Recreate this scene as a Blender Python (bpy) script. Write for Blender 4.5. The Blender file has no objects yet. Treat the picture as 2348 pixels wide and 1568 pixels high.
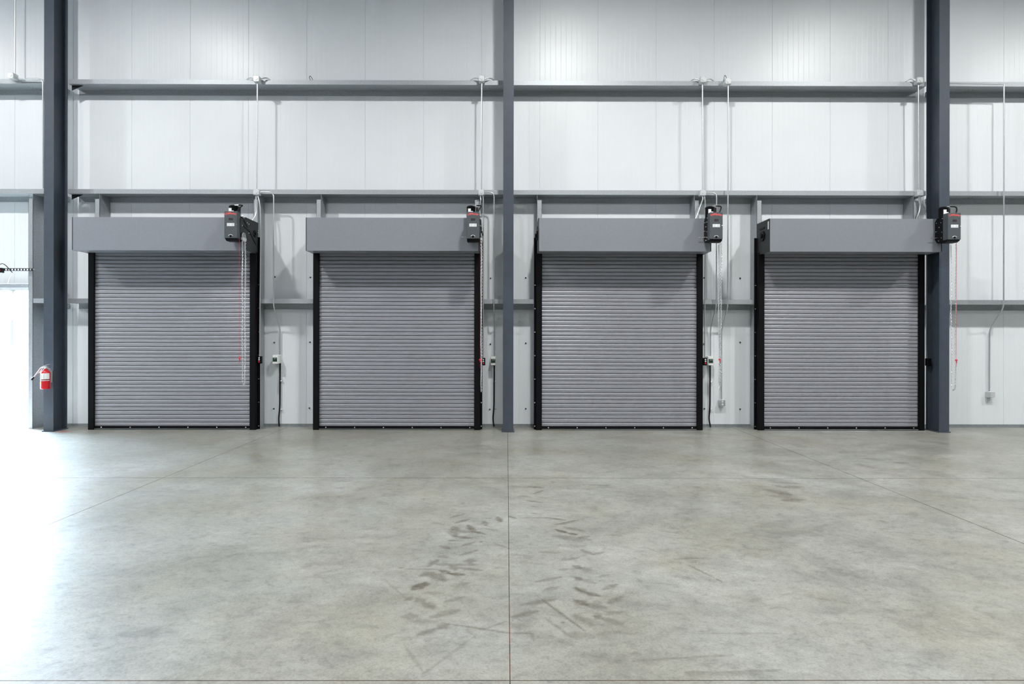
import bpy, math, random
import numpy as np
from mathutils import Vector, Matrix
random.seed(7)
C = bpy.context.scene.collection
# ------------------------------------------------------------------ camera
F = 1340.0            # focal length in pixels of a 2348 px wide frame
H = 1.58              # eye height
DW = 10.36            # camera to wall
YAW, ROLL = 0.0033, 0.0015
PX, PY = 1166.5, 774.0
cam = bpy.data.cameras.new('camera'); cam.sensor_width = 36.0; cam.sensor_fit = 'HORIZONTAL'
cam.lens = F/2348*36.0
cam.shift_x = (1174-PX)/2348; cam.shift_y = -(784-PY)/2348
cam.clip_end = 400
co = bpy.data.objects.new('camera', cam); C.objects.link(co)
MC = Matrix.Rotation(-YAW, 4, 'Z') @ Matrix.Rotation(math.pi/2, 4, 'X') @ Matrix.Rotation(ROLL, 4, 'Z')
co.matrix_world = Matrix.Translation((0, -DW, H)) @ MC
bpy.context.scene.camera = co
CAMP = Vector((0, -DW, H))
def ray(px, py):
    return MC.to_3x3() @ Vector(((px-PX)/F, -(py-PY)/F, -1.0))
def at(px, py, d):
    """a point of the photo at distance d in front of the wall"""
    r = ray(px, py); t = (-d+DW)/r.y
    return CAMP + r*t
def onfloor(px, py):
    r = ray(px, py); t = -H/r.z
    return CAMP + r*t
# ------------------------------------------------------------------ world, lamps, exposure
sc = bpy.context.scene
sc.view_settings.view_transform = 'Standard'; sc.view_settings.look = 'None'
sc.view_settings.exposure = 0.0; sc.view_settings.gamma = 1.0
sc.view_settings.use_curve_mapping = False
w = bpy.data.worlds.new('sky'); sc.world = w; w.use_nodes = True
bgn = w.node_tree.nodes['Background']
bgn.inputs['Color'].default_value = (0.63, 0.79, 1.0, 1); bgn.inputs['Strength'].default_value = 92.0
sun = bpy.data.lights.new('sun', 'SUN'); sun.energy = 40; sun.angle = 0.01
so = bpy.data.objects.new('sun', sun); C.objects.link(so)
so.rotation_euler = (math.radians(38), 0, math.radians(205))   # shines away from the hall, onto the yard
so.location = (-10, 20, 30)
LAMP_H = 8.9
def lamp(x, y, p, size=0.5):
    l = bpy.data.lights.new('high_bay_and_fill_lamp', 'AREA'); l.shape = 'DISK'; l.size = size; l.energy = p; l.spread = math.radians(161)
    l.color = (1.0, 0.99, 0.965)
    o = bpy.data.objects.new('high_bay_and_fill_lamp', l); C.objects.link(o); o.location = (x, y, LAMP_H)
for x in (-13.6, -7.1, 1.3, 7.5, 13.6):
    lamp(x, -4.9, 475)
for y in (-12.5, -20.0):  # unseen rear rows, added as fill for the floor and lower wall
    for x in (-12.0, -4.5, 3.0, 10.5):
        lamp(x, y, 225)
# ------------------------------------------------------------------ materials
def new_mat(name):
    m = bpy.data.materials.new(name); m.use_nodes = True
    nt = m.node_tree; b = nt.nodes['Principled BSDF']
    return m, nt, b
def simple(name, col, rough=0.5, metal=0.0, var=0.06, scale=12.0, bump=0.0, spec=0.5):
    m, nt, b = new_mat(name)
    tc = nt.nodes.new('ShaderNodeTexCoord'); n = nt.nodes.new('ShaderNodeTexNoise')
    n.inputs['Scale'].default_value = scale; n.inputs['Detail'].default_value = 5
    nt.links.new(tc.outputs['Object'], n.inputs['Vector'])
    r = nt.nodes.new('ShaderNodeValToRGB')
    r.color_ramp.elements[0].position = 0.3; r.color_ramp.elements[1].position = 0.7
    r.color_ramp.elements[0].color = tuple(c*(1-var) for c in col)+(1,)
    r.color_ramp.elements[1].color = tuple(min(1, c*(1+var)) for c in col)+(1,)
    nt.links.new(n.outputs['Fac'], r.inputs['Fac']); nt.links.new(r.outputs['Color'], b.inputs['Base Color'])
    b.inputs['Roughness'].default_value = rough; b.inputs['Metallic'].default_value = metal
    b.inputs['Specular IOR Level'].default_value = spec
    if bump:
        bp = nt.nodes.new('ShaderNodeBump'); bp.inputs['Strength'].default_value = bump
        bp.inputs['Distance'].default_value = 0.002
        nt.links.new(n.outputs['Fac'], bp.inputs['Height']); nt.links.new(bp.outputs['Normal'], b.inputs['Normal'])
    return m
M = {}
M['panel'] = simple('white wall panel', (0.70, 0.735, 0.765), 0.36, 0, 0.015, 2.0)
M['dimwall'] = simple('wall panel dimmed to cut bounce', (0.30, 0.32, 0.34), 0.7, 0, 0.02, 2.0)  # unseen walls, colour darkened to hold down ambient bounce
M['ceiling'] = simple('roof liner greyed to cut bounce', (0.40, 0.42, 0.44), 0.7, 0, 0.02, 2.0)  # liner colour darkened as well, so less light bounces back
M['galv'] = simple('galvanised steel', (0.37, 0.395, 0.415), 0.5, 0.55, 0.14, 60.0)
M['galvdark'] = simple('weathered galvanised steel', (0.30, 0.33, 0.33), 0.5, 0.6, 0.2, 45.0)
M['conduit'] = simple('zinc conduit', (0.62, 0.65, 0.67), 0.28, 0.8, 0.05, 30.0)
M['box'] = simple('cast zinc box', (0.60, 0.62, 0.63), 0.45, 0.4, 0.06, 50.0)
M['column'] = simple('slate grey steel paint', (0.050, 0.063, 0.084), 0.45, 0, 0.08, 8.0, 0.15, 0.4)
M['hood'] = simple('grey powder coat', (0.235, 0.25, 0.28), 0.38, 0.15, 0.03, 30.0)
M['slat'] = simple('grey slat paint', (0.262, 0.268, 0.298), 0.38, 0.2, 0.03, 14.0)
M['black'] = simple('black steel paint', (0.003, 0.003, 0.004), 0.5, 0, 0.1, 30.0, 0, 0.15)
M['endplate'] = simple('dark end plate steel', (0.014, 0.016, 0.019), 0.5, 0, 0.1, 20.0, 0, 0.3)
M['opbox'] = simple('charcoal enclosure paint', (0.062, 0.072, 0.082), 0.5, 0, 0.12, 40.0)
M['bolt'] = simple('bright bolt steel', (0.75, 0.75, 0.76), 0.25, 0.9, 0.03, 40.0)
M['chain'] = simple('zinc chain', (0.66, 0.68, 0.70), 0.3, 0.75, 0.05, 60.0)
M['label'] = simple('white label', (0.80, 0.82, 0.83), 0.5, 0, 0.02, 60.0)
M['print'] = simple('grey print', (0.38, 0.40, 0.42), 0.6, 0, 0.02, 60.0)
M['redprint'] = simple('red print', (0.72, 0.10, 0.09), 0.5, 0, 0.05, 60.0)
M['darkprint'] = simple('dark print', (0.02, 0.008, 0.012), 0.4, 0, 0.05, 60.0)
M['red'] = simple('red plastic', (0.62, 0.015, 0.04), 0.4, 0, 0.04, 30.0)
M['redtank'] = simple('red enamel', (0.52, 0.012, 0.02), 0.25, 0, 0.04, 10.0)
M['yellow'] = simple('yellow sticker', (0.8, 0.68, 0.12), 0.5, 0, 0.03, 30.0)
M['green'] = simple('dark green panel', (0.008, 0.035, 0.028), 0.35, 0, 0.1, 60.0)
M['whitebox'] = simple('off white plastic', (0.74, 0.76, 0.74), 0.4, 0, 0.03, 30.0)
M['angle'] = simple('grey base angle', (0.26, 0.28, 0.29), 0.5, 0.4, 0.12, 20.0)
M['screw'] = simple('dark screw head', (0.05, 0.06, 0.065), 0.4, 0.5, 0.1, 40.0)
M['ground'] = simple('yard paving', (0.55, 0.55, 0.53), 0.9, 0, 0.05, 1.0)
M['lower'] = simple('concrete kerb', (0.45, 0.45, 0.42), 0.9, 0, 0.05, 8.0)
# concrete floor
m, nt, b = new_mat('trowelled concrete'); M['concrete'] = m
L = nt.links; N = nt.nodes
geo = N.new('ShaderNodeNewGeometry')
def noise(scale, vec, detail=6, rough=0.6, dist=0.0):
    n = N.new('ShaderNodeTexNoise'); n.inputs['Scale'].default_value = scale
    n.inputs['Detail'].default_value = detail; n.inputs['Roughness'].default_value = rough
    n.inputs['Distortion'].default_value = dist
    L.new(vec, n.inputs['Vector']); return n.outputs['Fac']
def mapping(scale=(1,1,1), rot=0.0, loc=(0,0,0)):
    mp = N.new('ShaderNodeMapping'); mp.inputs['Scale'].default_value = scale
    mp.inputs['Rotation'].default_value = (0,0,rot); mp.inputs['Location'].default_value = loc
    L.new(geo.outputs['Position'], mp.inputs['Vector']); return mp.outputs['Vector']
def ramp(fac, stops):
    r = N.new('ShaderNodeValToRGB')
    while len(r.color_ramp.elements) < len(stops): r.color_ramp.elements.new(0.5)
    for e, (p, c) in zip(r.color_ramp.elements, stops):
        e.position = p; e.color = (c, c, c, 1) if not isinstance(c, tuple) else c+(1,)
    L.new(fac, r.inputs['Fac']); return r.outputs['Color']
def mix(a, bb, fac, mode='MIX'):
    x = N.new('ShaderNodeMix'); x.data_type = 'RGBA'; x.blend_type = mode
    if isinstance(fac, float): x.inputs['Factor'].default_value = fac
    else: L.new(fac, x.inputs['Factor'])
    for s, v in (('A', a), ('B', bb)):
        if isinstance(v, tuple): x.inputs[s].default_value = v+(1,)
        else: L.new(v, x.inputs[s])
    return x.outputs['Result']
big = noise(0.55, mapping((1,1.2,1)), 5, 0.6, 0.5)
mid = noise(3.2, mapping((1,1.3,1), 0.5), 8, 0.68, 0.8)
stk = noise(7.0, mapping((0.75,1.25,1), 0.35, (3,1,0)), 7, 0.72, 0.6)
fin = noise(75.0, mapping(), 6, 0.8)
med = noise(17.0, mapping((1,1.2,1), 0.4, (5,2,0)), 8, 0.75, 0.5)
base = ramp(big, [(0.3, (0.160, 0.161, 0.137)), (0.5, (0.225, 0.230, 0.207)), (0.68, (0.278, 0.284, 0.268))])
warm = ramp(noise(0.9, mapping((1,1,1), 0, (7,3,0)), 5, 0.6), [(0.42, 0.0), (0.68, 0.55)])
base = mix(base, (0.215, 0.202, 0.152), warm)
base = mix(base, ramp(mid, [(0.30, 0.72), (0.5, 1.0), (0.70, 1.18)]), 0.9, 'MULTIPLY')
base = mix(base, ramp(stk, [(0.30, 0.66), (0.46, 1.0), (0.62, 1.08)]), 0.8, 'MULTIPLY')
base = mix(base, ramp(fin, [(0.34, 0.62), (0.52, 1.0), (0.66, 1.16)]), 0.8, 'MULTIPLY')
base = mix(base, ramp(med, [(0.34, 0.70), (0.48, 1.0), (0.64, 1.14)]), 0.8, 'MULTIPLY')
at1 = N.new('ShaderNodeAttribute'); at1.attribute_name = 'marks'
sep = N.new('ShaderNodeSeparateColor'); L.new(at1.outputs['Color'], sep.inputs['Color'])
brk = ramp(noise(22.0, mapping((1,1,1), 0.2), 6, 0.7), [(0.3, 0.35), (0.6, 1.0)])
def mul(a, bb):
    x = N.new('ShaderNodeMath'); x.operation = 'MULTIPLY'; L.new(a, x.inputs[0]); L.new(bb, x.inputs[1]); return x.outputs[0]
base = mix(base, (0.052, 0.040, 0.022), mul(sep.outputs['Red'], brk))          # clay tyre marks
spx = N.new('ShaderNodeSeparateXYZ'); L.new(geo.outputs['Position'], spx.inputs[0])
near = N.new('ShaderNodeMapRange'); near.inputs['From Min'].default_value = -5.0; near.inputs['From Max'].default_value = -6.2
L.new(spx.outputs['Y'], near.inputs['Value'])
rmask = mul(near.outputs['Result'], ramp(noise(3.0, mapping((1,1,1), 0, (2,5,0)), 4, 0.7), [(0.45, 0.0), (0.60, 1.0)]))
cut = mix((0.012, 0.010, 0.009), (0.085, 0.026, 0.011), rmask)
base = mix(base, cut, sep.outputs['Green'])                  # saw cuts, rusty near the viewer
base = mix(base, (0.55, 0.05, 0.04), sep.outputs['Blue'])                     # red paint
L.new(base, b.inputs['Base Color'])
rg = ramp(mid, [(0.3, 0.46), (0.7, 0.60)])
L.new(rg, b.inputs['Roughness'])
inv = N.new('ShaderNodeMath'); inv.operation = 'SUBTRACT'; inv.inputs[0].default_value = 1.0; L.new(sep.outputs['Green'], inv.inputs[1])
for nm, f in (('Specular IOR Level', 0.7), ('Coat Weight', 0.35)):
    q = N.new('ShaderNodeMath'); q.operation = 'MULTIPLY'; q.inputs[1].default_value = f; L.new(inv.outputs[0], q.inputs[0]); L.new(q.outputs[0], b.inputs[nm])
b.inputs['Coat Roughness'].default_value = 0.22
bp = N.new('ShaderNodeBump'); bp.inputs['Strength'].default_value = 0.25; bp.inputs['Distance'].default_value = 0.004
L.new(stk, bp.inputs['Height']); L.new(bp.outputs['Normal'], b.inputs['Normal'])
# ------------------------------------------------------------------ mesh helpers
class MB:
    def __init__(s): s.v = []; s.f = []; s.sm = []
    def add(s, vs, fs, smooth=False):
        o = len(s.v); s.v += [tuple(v) for v in vs]
        for f in fs: s.f.append([i+o for i in f]); s.sm.append(smooth)
        return s
    def box(s, a, b):
        x0,x1 = sorted((a[0],b[0])); y0,y1 = sorted((a[1],b[1])); z0,z1 = sorted((a[2],b[2]))
        return s.add([(x0,y0,z0),(x1,y0,z0),(x1,y1,z0),(x0,y1,z0),(x0,y0,z1),(x1,y0,z1),(x1,y1,z1),(x0,y1,z1)],
              [(0,3,2,1),(4,5,6,7),(0,1,5,4),(1,2,6,5),(2,3,7,6),(3,0,4,7)])
    def prism(s, pts, axis, lo, hi):
        """polygon pts extruded along axis; pts are the two other coordinates in xyz order"""
        def P(p, t):
            if axis == 'x': return (t, p[0], p[1])
            if axis == 'y': return (p[0], t, p[1])
            return (p[0], p[1], t)
        n = len(pts)
        vs = [P(p, lo) for p in pts]+[P(p, hi) for p in pts]
        fs = [tuple(range(n))[::-1], tuple(range(n, 2*n))]+[(i, (i+1)%n, n+(i+1)%n, n+i) for i in range(n)]
        return s.add(vs, fs)
    def bbox(s, a, b, r=0.006):
        """box with chamfered edges seen from the front"""
        x0,x1 = sorted((a[0],b[0])); y0,y1 = sorted((a[1],b[1])); z0,z1 = sorted((a[2],b[2]))
        def ring(y, i): return [(x0+i,y,z0+r),(x0+i,y,z1-r),(x0+r,y,z1-i),(x1-r,y,z1-i),(x1-i,y,z1-r),(x1-i,y,z0+r),(x1-r,y,z0+i),(x0+r,y,z0+i)]
        vs = ring(y0, r*0.8)+ring(y0+r, 0)+ring(y1, 0)
        vs[0:8] = [(min(max(x,x0+r*.8),x1-r*.8), y, min(max(z,z0+r*.8),z1-r*.8)) for x,y,z in vs[0:8]]
        fs = [tuple(range(8))[::-1], tuple(range(16,24))]
        for k in (0, 8): fs += [(k+i, k+(i+1)%8, k+8+(i+1)%8, k+8+i) for i in range(8)]
        return s.add(vs, fs)
    def tube(s, pts, r, n=8, closed=False):
        pts = [Vector(p) for p in pts]; m = len(pts); vs = []; fs = []
        def tan(i):
            if closed: return (pts[(i+1)%m]-pts[(i-1)%m]).normalized()
            return (pts[min(i+1,m-1)]-pts[max(i-1,0)]).normalized()
        t = tan(0); up = Vector((0,0,1)) if abs(t.z) < 0.9 else Vector((1,0,0))
        u = t.cross(up).normalized()
        for i in range(m):
            t = tan(i); u = (u - t*u.dot(t)).normalized(); v = t.cross(u)
            rr = r[i] if isinstance(r, (list, tuple)) else r
            for k in range(n):
                a = 2*math.pi*k/n; vs.append(pts[i]+u*math.cos(a)*rr+v*math.sin(a)*rr)
        for i in range(m if closed else m-1):
            j = (i+1) % m
            for k in range(n): fs.append((i*n+k, i*n+(k+1)%n, j*n+(k+1)%n, j*n+k))
        if not closed: fs += [tuple(range(n))[::-1], tuple(range((m-1)*n, m*n))]
        return s.add(vs, fs, True)
    def cyl(s, a, b, r, n=16): return s.tube([a, b], r, n)
    def ball(s, c, r, n=10, sc=(1,1,1)):
        vs = []; fs = []; h = n//2
        for i in range(h+1):
            p = math.pi*i/h
            for k in range(n):
                a = 2*math.pi*k/n
                vs.append((c[0]+r*sc[0]*math.sin(p)*math.cos(a), c[1]+r*sc[1]*math.sin(p)*math.sin(a), c[2]+r*sc[2]*math.cos(p)))
        for i in range(h):
            for k in range(n): fs.append((i*n+k, i*n+(k+1)%n, (i+1)*n+(k+1)%n, (i+1)*n+k))
        return s.add(vs, fs, True)
    def lathe(s, c, prof, n=24):
        vs = []; fs = []
        for r, z in prof:
            for k in range(n):
                a = 2*math.pi*k/n; vs.append((c[0]+r*math.cos(a), c[1]+r*math.sin(a), c[2]+z))
        for i in range(len(prof)-1):
            for k in range(n): fs.append((i*n+k, i*n+(k+1)%n, (i+1)*n+(k+1)%n, (i+1)*n+k))
        fs += [tuple(range(n))[::-1], tuple(range((len(prof)-1)*n, len(prof)*n))]
        return s.add(vs, fs, True)
    def build(s, name, mat, parent=None, origin=None):
        """parent: vertices are given in world space, stored from the thing's base"""
        if parent is not None: o0 = Vector(parent['_o'])
        elif origin is not None: o0 = Vector(origin)
        else: o0 = Vector((0,0,0))
        me = bpy.data.meshes.new(name)
        me.from_pydata([(v[0]-o0.x, v[1]-o0.y, v[2]-o0.z) for v in s.v], [], s.f)
        me.polygons.foreach_set('use_smooth', s.sm)
        me.materials.append(M[mat]); me.validate(); me.update()
        ob = bpy.data.objects.new(name, me); C.objects.link(ob)
        if any(s.sm):
            md = None
            try: me.set_sharp_from_angle(angle=math.radians(40))
            except Exception: pass
        ob['_o'] = tuple(o0)
        if parent is not None: ob.parent = parent
        else: ob.location = o0
        return ob
def tag(o, label=None, cat=None, group=None, kind=None):
    if label: o['label'] = label
    if cat: o['category'] = cat
    if group: o['group'] = group
    if kind: o['kind'] = kind
    return o
def empty(name, loc):
    o = bpy.data.objects.new(name, None); C.objects.link(o); o.location = loc; o['_o'] = tuple(loc)
    o.empty_display_size = 0.1; return o
def copy_tree(o, parent=None):
    c = o.copy(); C.objects.link(c)
    if parent is not None: c.parent = parent
    for ch in list(o.children): copy_tree(ch, c)
    return c
def fillet(pts, r=0.08, n=6):
    pts = [Vector(p) for p in pts]; out = [pts[0]]
    for i in range(1, len(pts)-1):
        a, b_, c = pts[i-1], pts[i], pts[i+1]
        d1 = a-b_; d2 = c-b_; rr = min(r, d1.length*0.48, d2.length*0.48)
        p1 = b_+d1.normalized()*rr; p2 = b_+d2.normalized()*rr
        for k in range(n+1):
            t = k/n; out.append(p1*(1-t)**2+b_*2*t*(1-t)+p2*t*t)
    out.append(pts[-1]); return out
def text_mesh(body, size):
    cu = bpy.data.curves.new('t', 'FONT'); cu.body = body; cu.size = size; cu.align_x = 'CENTER'; cu.extrude = 0.0006; cu.offset = 0.0012
    o = bpy.data.objects.new('t', cu); C.objects.link(o)
    dg = bpy.context.evaluated_depsgraph_get(); dg.update()
    me = bpy.data.meshes.new_from_object(o.evaluated_get(dg))
    vs = [v.co.copy() for v in me.vertices]; fs = [list(p.vertices) for p in me.polygons]
    bpy.data.objects.remove(o); bpy.data.meshes.remove(me); bpy.data.curves.remove(cu)
    return vs, fs
def struct(o, label, cat=None): return tag(o, label, cat, None, 'structure')
# ------------------------------------------------------------------ room shell
JX0, JP = 1.61, 1.0313         # wall panel joints
XL, XR, YB, ZT = -16.0, 16.0, -26.0, 9.6
OPX0, OPX1, OPZ = -14.5, -8.20, 2.52
def wall_profile(x0, x1):
    pts = [(x0, 0.0)]
    k = math.floor((x0-JX0)/JP)
    while JX0+k*JP < x1:
        j = JX0+k*JP
        for i in range(11):
            c = j+i*JP/11
            wv, dp = (0.0016, 0.006) if i == 0 else (0.003, 0.0005)
            if c-wv-0.002 > x0 and c+wv+0.002 < x1:
                pts += [(c-wv-0.002, 0.0), (c-wv*0.6, dp), (c+wv*0.6, dp), (c+wv+0.002, 0.0)]
        k += 1
    pts.append((x1, 0.0)); return pts
def wall_piece(mb, x0, x1, z0, z1):
    p = wall_profile(x0, x1); n = len(p)
    vs = [(x, y, z0) for x, y in p]+[(x, y, z1) for x, y in p]
    mb.add(vs, [(i, i+1, n+i+1, n+i) for i in range(n-1)])
    mb.add([(x0,0,z0),(x1,0,z0),(x1,.12,z0),(x0,.12,z0),(x0,0,z1),(x1,0,z1),(x1,.12,z1),(x0,.12,z1)],
           [(0,3,2,1),(4,5,6,7),(1,2,6,5),(2,3,7,6),(3,0,4,7)])
wb = MB()
wall_piece(wb, OPX1, XR, 0, ZT); wall_piece(wb, OPX0, OPX1, OPZ, ZT); wall_piece(wb, XL, OPX0, 0, ZT)
struct(wb.build('wall_back', 'panel'), 'white ribbed insulated panel wall behind the roller doors', 'wall')
struct(MB().box((XL-.1, YB, 0), (XL, .12, ZT)).build('wall_left', 'dimwall'), 'side wall left of the open doorway, dimmed to cut bounce light', 'wall')
struct(MB().box((XR, YB, 0), (XR+.1, .12, ZT)).build('wall_right', 'dimwall'), 'side wall beyond the right edge, dimmed to cut bounce light', 'wall')
struct(MB().box((XL-.1, YB-.1, 0), (XR+.1, YB, ZT)).build('wall_front', 'dimwall'), 'wall behind the viewer, dimmed to cut bounce light', 'wall')
struct(MB().box((XL-.1, YB-.1, ZT), (XR+.1, .12, ZT+.1)).build('ceiling', 'ceiling'), 'roof liner over the hall, greyed to cut bounce light', 'ceiling')
struct(MB().box((-90, .121, -.3), (60, 160, -.03)).build('ground', 'ground'), 'sunlit pale yard outside the open doorway', 'ground')
bb = MB()
for x0, x1 in ((OPX1+.05, XR), (XL, OPX0)):
    bb.prism([(-.006, 0.0), (-.05, 0.0), (-.05, .005), (-.012, .008), (-.012, .052), (-.006, .052)], 'x', x0, x1)
struct(bb.build('baseboard_back', 'angle'), 'grey metal base angle along the foot of the panel wall', 'baseboard')
# header of the open doorway
struct(MB().box((OPX0, -.07, 2.462), (OPX1, -.002, 2.512)).box((OPX0, -.05, 2.45), (OPX1, -.002, 2.462)).build('trim_1', 'galv'),
       'upper grey metal header strip over the open doorway', 'trim')
struct(MB().box((OPX0, -.05, 2.40), (OPX1, .118, 2.446)).build('trim_2', 'whitebox'), 'lower pale header strip over the open doorway', 'trim')
# ------------------------------------------------------------------ floor with saw cuts and clay marks
jl = onfloor(80.07, 1215.3).x; jr = onfloor(1970.5, 1096).x; jc = onfloor(1166.8, 1280).x
y1 = onfloor(1174, 1096).y; y2 = onfloor(1174, 1559.8).y
RUSTX, RUSTY = jc, y2
xj = [(jc-4*(jr-jc)*0.99, .002), (jl+(jl-jc), .002), (jl, .0045), (jc, .0027), (jr, .0045), (jr+(jr-jc), .002)]
yj = [(y1, .005), (y2, .0032), (y2+(y2-y1), .003), (y2+2*(y2-y1), .003)]
def lines(lo, hi, dlo, dhi, step, js):
    a = list(np.arange(dlo, dhi, step))+list(np.arange(lo, dlo, 0.5))+list(np.arange(dhi, hi+0.01, 0.5))+[hi]
    a = [t for t in a if all(abs(t-j) > wv*4 for j, wv in js)]
    for j, wv in js:
        if lo < j < hi: a += [j-wv*3, j-wv, j-wv*0.7, j+wv*0.7, j+wv, j+wv*3]
    return np.array(sorted(set(round(t, 5) for t in a)))
xs = lines(XL, XR, -2.3, 2.3, 0.0095, xj); xs = np.array(sorted(set(list(xs)+list(np.round(np.arange(2.31, 5.2, .022), 5))))); ys = lines(YB, 0.12, -7.6, -1.9, 0.0095, yj)
# the doorstep by the left column carries red paint
xs = np.array(sorted(set(list(xs)+list(np.round(np.arange(-8.3,-7.0,.02),5))))); ys = np.array(sorted(set(list(ys)+list(np.round(np.arange(-1.2,-.1,.03),5)))))
nx, ny = len(xs), len(ys)
X, Y = np.meshgrid(xs, ys); Z = np.zeros_like(X)
G = np.zeros_like(X)
for j, wv in xj: G = np.maximum(G, (np.abs(X-j) <= wv*0.95).astype(float))
for j, wv in yj: G = np.maximum(G, (np.abs(Y-j) <= wv*0.95).astype(float))
Z -= 0.0
R = np.zeros_like(X); B = np.zeros_like(X)
rng = np.random.RandomState(3)
def stroke(arr, pts, wd, it):
    """soft stroke along photo points lying on the floor; wd in metres"""
    P = [onfloor(*p) for p in pts]
    x0 = min(p.x for p in P)-wd*3; x1 = max(p.x for p in P)+wd*3
    y0 = min(p.y for p in P)-wd*3; y1_ = max(p.y for p in P)+wd*3
    ix = np.where((xs >= x0) & (xs <= x1))[0]; iy = np.where((ys >= y0) & (ys <= y1_))[0]
    if len(ix) == 0 or len(iy) == 0: return
    sl = (slice(iy[0], iy[-1]+1), slice(ix[0], ix[-1]+1))
    xx = X[sl]; yy = Y[sl]; best = np.full(xx.shape, 1e9)
    for a, b_ in zip(P[:-1], P[1:]):
        dx, dy = b_.x-a.x, b_.y-a.y; l2 = dx*dx+dy*dy+1e-9
        t = np.clip(((xx-a.x)*dx+(yy-a.y)*dy)/l2, 0, 1)
        q = np.hypot(xx-a.x-t*dx, yy-a.y-t*dy)/(0.45+0.75*np.sin(math.pi*np.clip(t, .05, .95)))
        best = np.minimum(best, q)
    wd = max(wd, .008)
    arr[sl] = 1-(1-arr[sl])*(1-it*np.exp(-(best/(wd*1.08))**3))
z3 = lambda *a: [(880+a[i]/2.622, 970+a[i+1]/2.622) for i in range(0, len(a), 2)]
marks = [  # x,y pairs read from the enlarged middle of the floor, width, strength
 (z3(400,568,485,545), .025, .55), (z3(430,600,510,578), .03, .6), (z3(422,625,425,680), .07, .65),
 (z3(425,680,520,690), .035, .6), (z3(510,615,540,655), .05, .75), (z3(540,650,610,668), .03, .7), (z3(450,650,530,655), .05, .45),
 (z3(605,590,615,615), .04, .6), (z3(685,565,700,592), .04, .7), (z3(755,560,790,572), .035, .6), (z3(600,630,690,650), .02, .4),
 (z3(385,705,430,707), .03, .5), (z3(340,738,395,755), .035, .55), (z3(470,738,545,715), .03, .5), (z3(460,795,560,765), .03, .5),
 (z3(335,800,380,805), .04, .4), (z3(270,860,325,822), .04, .6), (z3(490,830,545,828), .06, .5), (z3(330,850,400,850,430,880), .05, .5),
 (z3(230,915,290,900), .06, .55), (z3(290,905,365,945), .06, .6), (z3(340,885,400,905,480,912), .035, .85), (z3(450,870,590,885), .03, .6),
 (z3(430,850,560,850), .04, .35), (z3(180,998,225,968,265,968), .05, 1.0), (z3(190,985,250,975), .05, .9), (z3(440,985,510,960), .04, .35),
 (z3(135,1060,165,1045), .04, .55), (z3(200,1055,240,1080,300,1110), .05, .6), (z3(370,1075,480,1045), .03, .5), (z3(240,1020,350,1022), .03, .35),
 (z3(130,1165,190,1160), .06, .5), (z3(290,1165,450,1125), .045, .55), (z3(205,1275,320,1235,385,1210), .035, .5), (z3(180,1190,310,1195), .04, .35),
 (z3(80,1290,200,1290), .03, .25), (z3(500,1235,525,1265), .03, .3), (z3(590,1150,650,1180), .06, .2),
 (z3(760,380,960,385), .06, .3), (z3(890,385,955,390), .035, .5), (z3(900,425,955,405), .03, .55), (z3(820,435,880,445), .03, .45),
 (z3(860,465,950,478), .03, .55), (z3(940,445,1000,450), .03, .3), (z3(885,500,930,505), .025, .4), (z3(885,540,950,548), .02, .5),
 (z3(820,570,970,568), .02, .4), (z3(975,568,1090,583), .03, .65), (z3(1060,605,1165,583), .03, .6), (z3(1030,610,1110,600), .035, .45),
 (z3(1035,640,1110,662,1160,670), .035, .9), (z3(1090,625,1200,650), .05, .45), (z3(1030,680,1230,700), .07, .35), (z3(1180,690,1230,680), .04, .55),
 (z3(1050,735,1200,740), .05, .35), (z3(1190,765,1260,790), .035, .5), (z3(1260,790,1320,775), .03, .5), (z3(940,775,1060,778), .04, .4),
 (z3(1090,825,1170,808), .03, .4), (z3(1145,860,1180,870), .045, .65), (z3(1180,870,1240,885), .04, .35), (z3(1060,880,1100,878), .03, .4),
 (z3(910,955,1065,925), .03, .5), (z3(1155,928,1185,940), .04, .7), (z3(1185,938,1270,962), .04, .45), (z3(1300,925,1350,910), .03, .4),
 (z3(960,1010,1045,985), .035, .5), (z3(1155,990,1220,1020,1290,1038), .04, .8), (z3(1320,1000,1400,970), .035, .5), (z3(830,1092,1030,1060), .035, .5),
 (z3(1160,1070,1210,1090), .06, .75), (z3(1210,1090,1330,1110), .045, .6), (z3(1350,1080,1430,1045), .035, .55),
 (z3(780,1165,920,1130), .035, .55), (z3(1150,1160,1250,1210), .05, .45), (z3(1270,1160,1310,1172), .035, .75), (z3(1310,1172,1425,1205), .04, .5),
 (z3(1340,1150,1430,1135), .03, .4), (z3(780,1220,850,1222), .05, .35), (z3(1100,1270,1210,1275), .06, .3), (z3(1290,1270,1420,1255), .03, .35),
 (z3(950,1060,1210,1250), .006, .8), (z3(970,1170,1125,1285), .005, .5), (z3(1070,1197,1088,1197), .014, 1.0),
 (z3(90,872,120,868), .012, .8), (z3(120,877,330,878), .004, .5), (z3(580,712,590,716), .015, .9), (z3(130,123,158,125), .02, .5),
 (z3(660,720,760,755), .004, .5), (z3(340,1200,760,1262,900,1265), .004, .6), (z3(890,1265,900,1310), .004, .4), (z3(120,1330,240,1500), .004, .35),
 (z3(600,1240,740,1190), .004, .4), (z3(250,1500,560,1270), .004, .3), (z3(1200,372,1360,375), .025, .5), (z3(1330,295,1380,290), .03, .4),
 (z3(170,1050,130,1065), .02, .4), (z3(0,935,120,1045), .006, .35), (z3(1490,1385,1540,1390), .03, .5), (z3(1060,1310,1130,1330), .06, .25),
]
for p, wd, it in marks: stroke(R, p, wd*0.62, min(1, it*1.15))
z8 = lambda *a: [(1548+a[i]/2.935, 970+a[i+1]/2.935) for i in range(0, len(a), 2)]
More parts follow.
